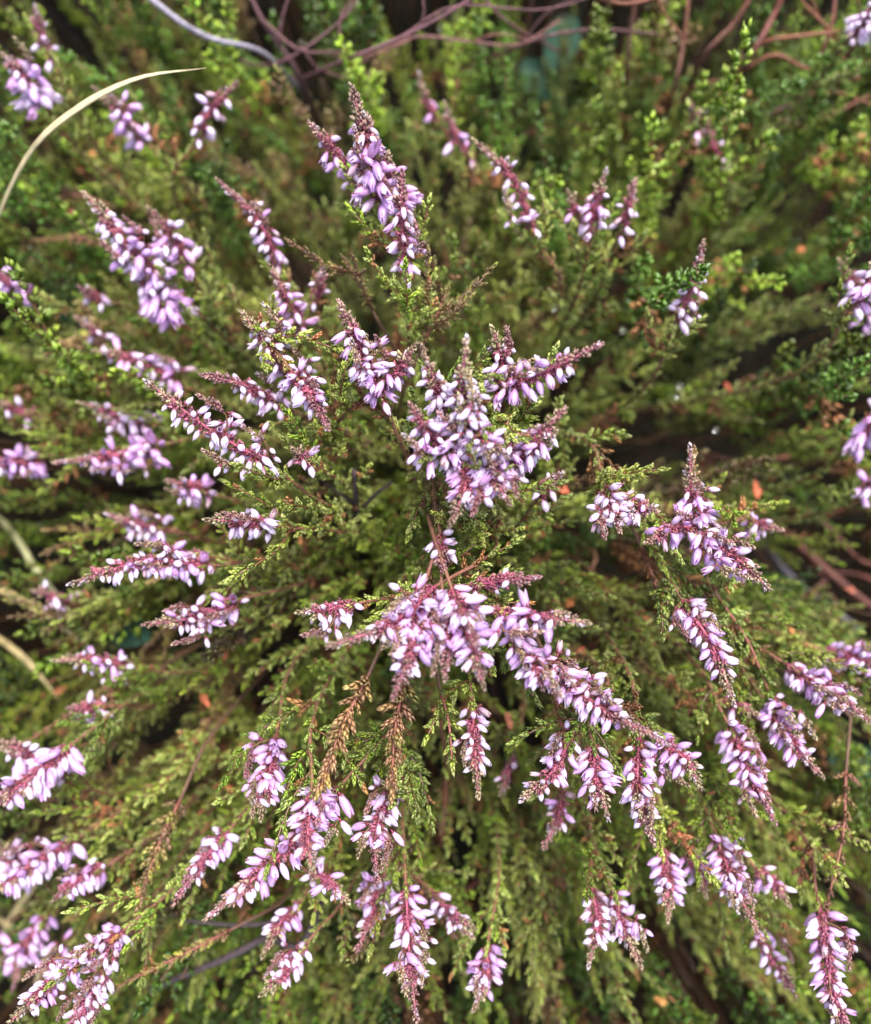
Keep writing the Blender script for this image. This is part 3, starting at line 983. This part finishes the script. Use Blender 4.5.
stick('bare_twig', [(560, -30, .33), (600, -2, .325), (640, 2, .325), (700, -22, .32)], .0016, .0012, RED, RED,
      'reddish bare twig dipping just inside the top edge', 'bare twigs at the top edge')
for (px_, lab_, fk) in [
    ([(210, 40, .40), (262, 66, .35), (330, 30, .335), (372, -20, .33)], 'dark thin twig crossing behind the knobbly woody stem', [[(300, 46, .34), (322, 70, .345), (372, 84, .35)]]),
    ([(430, 90, .40), (520, 46, .345), (588, 30, .34), (660, 34, .345)], 'dark thin twig passing the broad blue-green leaf', [[(520, 46, .345), (548, 12, .335), (590, -8, .33)]]),
    ([(470, -20, .33), (505, 20, .34), (560, 52, .36)], 'short dark twig dropping from the top edge by the blue-green leaf', [])]:
    stick('bare_twig', px_, .0014, .0009, PURP * .8, PURP, lab_, 'bare twigs at the top edge', forks=fk)
for (px_, lab_, fk) in [
    ([(800, 330, .48), (826, 190, .42), (850, 60, .36), (866, -30, .34)], 'dark slim stem rising beside the white corner bells', [[(850, 60, .36), (820, 20, .345), (806, -20, .335)]]),
    ([(690, 210, .46), (742, 150, .385), (800, 128, .37), (870, 96, .36)], 'dark crooked stem crossing low over the tan stalk', [[(742, 150, .385), (756, 110, .37), (800, 92, .362)]])]:
    stick('woody_stem', px_, .0022, .0014, DARK, RED, lab_, 'red-brown woody stems', forks=fk)
for (px_, lab_, fk) in [
    ([(640, 200, .47), (668, 110, .37), (684, 40, .345), (690, -30, .335)], 'wiry dark twig rising between two red-brown woody stems', [[(668, 110, .37), (700, 84, .355), (742, 80, .35)], [(684, 40, .345), (664, 12, .34), (650, -20, .335)]]),
    ([(730, 210, .47), (760, 130, .37), (800, 96, .35), (830, 30, .335), (836, -20, .33)], 'wiry red twig bending twice near the white corner bells', [[(800, 96, .35), (836, 92, .345), (880, 108, .34)], [(830, 30, .335), (808, 8, .335), (792, -12, .33)]])]:
    stick('woody_stem', px_, .0018, .0012, DARK, RED * 1.2, lab_, 'red-brown woody stems', forks=fk)
for (px_, lab_, fk) in [
    ([(640, 430, .46), (690, 448, .35), (740, 462, .33), (790, 456, .325)], 'thin red stem lying level across the dark hollow', [[(690, 448, .35), (706, 474, .335), (716, 500, .325)]]),
    ([(720, 500, .46), (790, 590, .35), (840, 572, .335), (900, 590, .33)], 'wiry stem bowed across the thick dark red one', [[(790, 590, .35), (826, 630, .34), (838, 668, .335)]]),
    ([(690, 520, .46), (760, 500, .36), (820, 520, .345), (860, 560, .34), (900, 566, .335)], 'blackish crooked stem above the thick dark red one', [[(820, 520, .345), (850, 506, .335), (884, 512, .33)]]),
    ([(480, 560, .46), (500, 800, .36), (486, 870, .335), (450, 900, .33)], 'dark stem arching in the black gap at the lower middle', [[(500, 800, .36), (540, 850, .34), (552, 880, .335)]])]:
    stick('woody_stem', px_, .0013, .0008, DARK * .8, RED * .8, lab_, 'dark stems deep in the bush', forks=fk)
stick('grey_twig', [(110, -40, .36), (165, 10, .325), (210, 38, .325), (262, 52, .335), (300, 90, .37)], .0022, .0016, GREY, GREY * .8,
      'pale grey lichened twig crossing the top edge above the straw blade', None)
stick('woody_stem', [(600, 330, .48), (622, 190, .42), (625, 90, .37), (634, 10, .35), (640, -40, .34)], .0022, .0014, DARK, RED * .8,
      'upright red-brown woody stem, first of those at the upper right', 'red-brown woody stems')
stick('woody_stem', [(640, 260, .48), (672, 150, .40), (696, 70, .35), (735, 22, .33), (760, -20, .32)], .0026, .0018, DARK, RED,
      'red-brown woody stem curving up to the top edge', 'red-brown woody stems')
stick('woody_stem', [(660, 240, .47), (706, 120, .38), (742, 70, .345), (776, 10, .33), (790, -30, .32)], .0030, .0020, DARK, RED * 1.2,
      'forked red-brown woody stem with a curled side twig near the top edge', 'red-brown woody stems',
      forks=[[(748, 62, .345), (765, 42, .335), (800, 36, .33), (850, 30, .33)], [(742, 70, .345), (775, 55, .34), (805, 68, .34), (860, 78, .34)]])
stick('woody_stem', [(720, 170, .47), (776, 112, .40), (822, 74, .375), (880, 30, .36)], .0036, .0026, DARK, RED,
      'thick dark red stem under the white corner bells', 'red-brown woody stems')
stick('woody_stem', [(570, 420, .48), (590, 300, .34), (610, 250, .31), (622, 230, .30)], .0016, .0009, DARK, DARK * 1.5,
      'short black stem above the long arm of the central bunch', 'dark stems deep in the bush')
stick('woody_stem', [(680, 440, .46), (770, 520, .36), (850, 590, .33), (920, 640, .33)], .0024, .0016, np.array([.07, .028, .02]), np.array([.11, .04, .028]),
      'thick dark red stem crossing the hollow at the right', 'dark stems deep in the bush',
      forks=[[(770, 520, .36), (810, 560, .345), (840, 610, .335)]])
stick('woody_stem', [(700, 470, .46), (760, 540, .37), (800, 585, .35), (860, 630, .345)], .0022, .0014, GREY * .5, GREY * .6,
      'greyish stem lying beside the thick dark red stem', 'dark stems deep in the bush')
stick('woody_stem', [(350, 520, .48), (352, 535, .30), (356, 505, .25), (354, 470, .235)], .0014, .0008, DARK * .6, DARK,
      'blackened stem standing in the hollow left of the central bunch', 'dark stems deep in the bush',
      forks=[[(355, 515, .255), (375, 495, .245), (392, 482, .24)], [(356, 505, .25), (335, 490, .245), (322, 480, .24)]])
stick('woody_stem', [(400, 540, .48), (330, 880, .27), (260, 940, .26), (150, 990, .262)], .0020, .0010, DARK, DARK * .9,
      'black bare branch lying under the leaves at the lower left', 'dark stems deep in the bush',
      forks=[[(290, 920, .262), (240, 925, .258), (180, 920, .26)]])
stick('woody_stem', [(420, 520, .48), (436, 820, .30), (446, 770, .265), (440, 720, .245)], .0009, .0006, RED * .4, RED * .6,
      'thin dark rust-coloured stem between the hanging spikes', 'dark stems deep in the bush')
stick('woody_stem', [(560, 540, .48), (620, 760, .36), (560, 830, .31), (500, 800, .29)], .0016, .0010, RED * .7, RED,
      'curved rust-red stem in the hollow under the hanging sprigs', 'dark stems deep in the bush')


# ------------------------------------------------------------------ broad waxy leaves showing between the shoots
def broad_leaf(px, py, d, length, width, ang, label, tone=(.025, .07, .04)):
    P = at(px, py, d)
    e = empty('broad_leaf_plant', (P[0] * .9, P[1] * .9, 0))
    tag(e, label, 'leaf', 'broad blue-green leaves')
    dirn = np.array([math.cos(ang), math.sin(ang), .25])
    loc = P - np.array(e.location)
    mb = MB()
    vs, cs = [], []
    Fm = frame(dirn)
    s = unit(np.cross(dirn, (0, 0, 1)))
    nrm = np.cross(s, unit(dirn))
    rows, cols = 10, 6
    for side in (0, 1):
        for i in range(rows + 1):
            u = i / rows
            w = width * .5 * math.sin(pi * min(1, u * .94 + .03)) ** .8
            for j in range(cols + 1):
                q = (j / cols - .5) * 2
                p = unit(dirn) * length * (u - .5) + s * w * q + nrm * (abs(q) * w * .35 - length * .35 * (u - .5) ** 2 - side * .0004 + .0006 * math.sin(q * 9 + u * 14))
                vs.append(loc + p)
                c = np.array(tone) * (1.35 if abs(q) < .1 else 1.0)
                cs.append(c)
    fs = []
    k = cols + 1
    for side in (0, 1):
        o = side * (rows + 1) * k
        for i in range(rows):
            for j in range(cols):
                a = o + i * k + j
                fs += [(a, a + 1, a + k + 1), (a, a + k + 1, a + k)]
    mb.add(vs, fs, np.array(cs))
    link('leaf_blade', mb.mesh('leaf_blade', M_TEAL), e)
    st = MB()
    tube(st, curve([np.zeros(3), loc * .6, loc - unit(dirn) * length * .45], 8), .0009, .0006, (.10, .12, .04), (.10, .18, .08), 5)
    link('leaf_stalk', st.mesh('leaf_stalk', M_STEM), e)


broad_leaf(562, 42, .40, .028, .018, 1.2, 'broad blue-green leaf near the top edge under the bare twigs', tone=(.06, .14, .09))
broad_leaf(538, 80, .41, .026, .018, 2.4, 'second blue-green leaf just under the one near the top edge')
broad_leaf(128, 626, .30, .020, .016, -.6, 'small teal leaf showing in a gap under the long level spike')
broad_leaf(855, 770, .32, .026, .020, -1.0, 'dark teal leaf at the right edge below the slanting spikes')
broad_leaf(70, 300, .36, .026, .018, .2, 'dark bluish leaf deep at the left beside the white buds')


# ------------------------------------------------------------------ dead leaves caught in the bush
def dead_leaf(px, py, d, ln, ang, col, label):
    P = at(px, py, d)
    mb = MB()
    vs = []
    rows = 6
    for side in (0, 1):
        for i in range(rows + 1):
            u = i / rows
            w = ln * (.22 + .08 * math.sin(u * 11 + px)) * math.sin(pi * (u * .9 + .05))
            for q in (-1, 0, 1):
                vs.append((ln * (u - .5), w * q, abs(q) * w * .7 + ln * .3 * (u - .5) ** 2 - side * .0003))
    fs = []
    for side in (0, 1):
        o = side * (rows + 1) * 3
        for i in range(rows):
            for j in range(2):
                a = o + i * 3 + j
                fs += [(a, a + 1, a + 4), (a, a + 4, a + 3)]
    v = np.array(vs) @ frame((.3, .2, 1), ang).T
    mb.add(v, fs, np.array(col))
    o = link('dead_leaf', mb.mesh('dead_leaf', M_DEAD), loc=P)
    tag(o, label, 'dead leaf', 'orange dead leaves caught in the bush')


DL = [(600, 672, .245, .006, .4), (580, 650, .25, .005, 2.2), (612, 660, .25, .007, 1.2), (508, 720, .24, .007, .3), (570, 600, .26, .008, 2.6), (646, 618, .25, .005, 1.0),
      (300, 540, .24, .004, .2), (238, 640, .26, .006, 1.9), (205, 700, .26, .007, .6), (225, 655, .262, .005, 2.8), (790, 628, .27, .006, .4), (850, 590, .28, .007, 1.4),
      (755, 490, .28, .009, .1), (728, 388, .30, .007, .8), (800, 250, .31, .007, 2.0), (720, 188, .33, .008, .2), (560, 488, .26, .009, 1.1), (60, 690, .28, .007, 2.1),
      (95, 160, .31, .010, .5), (75, 215, .31, .009, 1.3), (160, 45, .34, .008, 2.0), (232, 790, .26, .006, .9), (372, 920, .24, .008, 1.5), (690, 470, .26, .006, .3),
      (820, 390, .30, .006, 1.8), (540, 890, .27, .006, .6), (660, 1000, .27, .007, 1.1), (275, 990, .26, .006, .2), (700, 300, .31, .006, 2.2), (450, 470, .25, .005, .6)]
for i, (px, py, d, ln, an) in enumerate(DL):
    d += .012; ln *= .8
    col = [(.40, .12, .045), (.30, .09, .035), (.40, .17, .05), (.26, .08, .05)][i % 4]
    dead_leaf(px, py, d, ln, an, col, 'small curled orange-brown dead leaf caught among the green shoots')

# ------------------------------------------------------------------ dew drops hanging on stems
M_WATER = water_material()
DROPS = [(302, 46, .335, .0022), (358, 20, .32, .0016), (484, 48, .33, .0014), (440, 28, .32, .0012), (324, 398, .25, .001), (623, 330, .28, .0013), (680, 386, .28, .0012),
         (678, 396, .28, .0012), (716, 430, .28, .0011), (738, 560, .30, .0014), (752, 575, .30, .0012), (346, 57, .33, .0016), (792, 46, .33, .0014), (555, 308, .27, .001)]
dme = None
for (px, py, d, r) in DROPS:
    if dme is None:
        mb = MB()
        tube(mb, np.array([(0, 0, z) for z in np.cos(np.linspace(0, pi, 13))[::-1]]), 1, 1, (1, 1, 1), (1, 1, 1), 14, profile=lambda u: max(.02, math.sin(pi * u)) if False else max(.02, math.sqrt(max(0, 1 - math.cos(pi * (1 - u)) ** 2))))
        dme = mb.mesh('dew_drop', M_WATER)
    o = link('dew_drop', dme, loc=at(px, py, d))
    o.scale = (r, r, r * .94)
    tag(o, 'clear round dew drop hanging on a twig', 'dew drop', 'dew drops on the twigs')

# ------------------------------------------------------------------ light: overcast daylight
SUN_EL, SUN_AZ = 58.0, 20.0     # high, from the upper side of the photograph
w = bpy.data.worlds.new('World')
scene.world = w
w.use_nodes = True
nt = w.node_tree
bg = nt.nodes['Background']
sky = nt.nodes.new('ShaderNodeTexSky')
sky.sky_type = 'NISHITA'
sky.sun_disc = False
sky.sun_elevation = math.radians(SUN_EL)
sky.sun_rotation = math.radians(SUN_AZ)
sky.dust_density = 4
sky.air_density = 1.0
hs = nt.nodes.new('ShaderNodeHueSaturation')
hs.inputs['Saturation'].default_value = .6
nt.links.new(sky.outputs[0], hs.inputs['Color'])
nt.links.new(hs.outputs[0], bg.inputs['Color'])
bg.inputs['Strength'].default_value = .15
sd = bpy.data.lights.new('sun', 'SUN')
sd.energy = 1.4
sd.angle = math.radians(16)
sd.color = (1, .985, .955)
so = bpy.data.objects.new('sun', sd)
COL.objects.link(so)
el, az = math.radians(SUN_EL), math.radians(SUN_AZ)
dvec = Vector((math.sin(az) * math.cos(el), math.cos(az) * math.cos(el), math.sin(el)))
so.rotation_euler = dvec.to_track_quat('Z', 'Y').to_euler()
so.location = (0, 0, 3)

# ------------------------------------------------------------------ camera
cd = bpy.data.cameras.new('camera')
cam = bpy.data.objects.new('camera', cd)
COL.objects.link(cam)
cam.location = (0, 0, H)
cd.sensor_fit = 'HORIZONTAL'
cd.sensor_width = 36
cd.lens = 18 / TAN
cd.clip_start = .005
cd.clip_end = 200
cd.dof.use_dof = True
cd.dof.focus_distance = .205
cd.dof.aperture_fstop = cd.lens / 5.2
scene.camera = cam
scene.view_settings.view_transform = 'Standard'
scene.view_settings.look = 'None'
scene.view_settings.exposure = 1.8
scene.view_settings.gamma = 1
scene.cycles.max_bounces = 8
scene.cycles.use_denoising = True
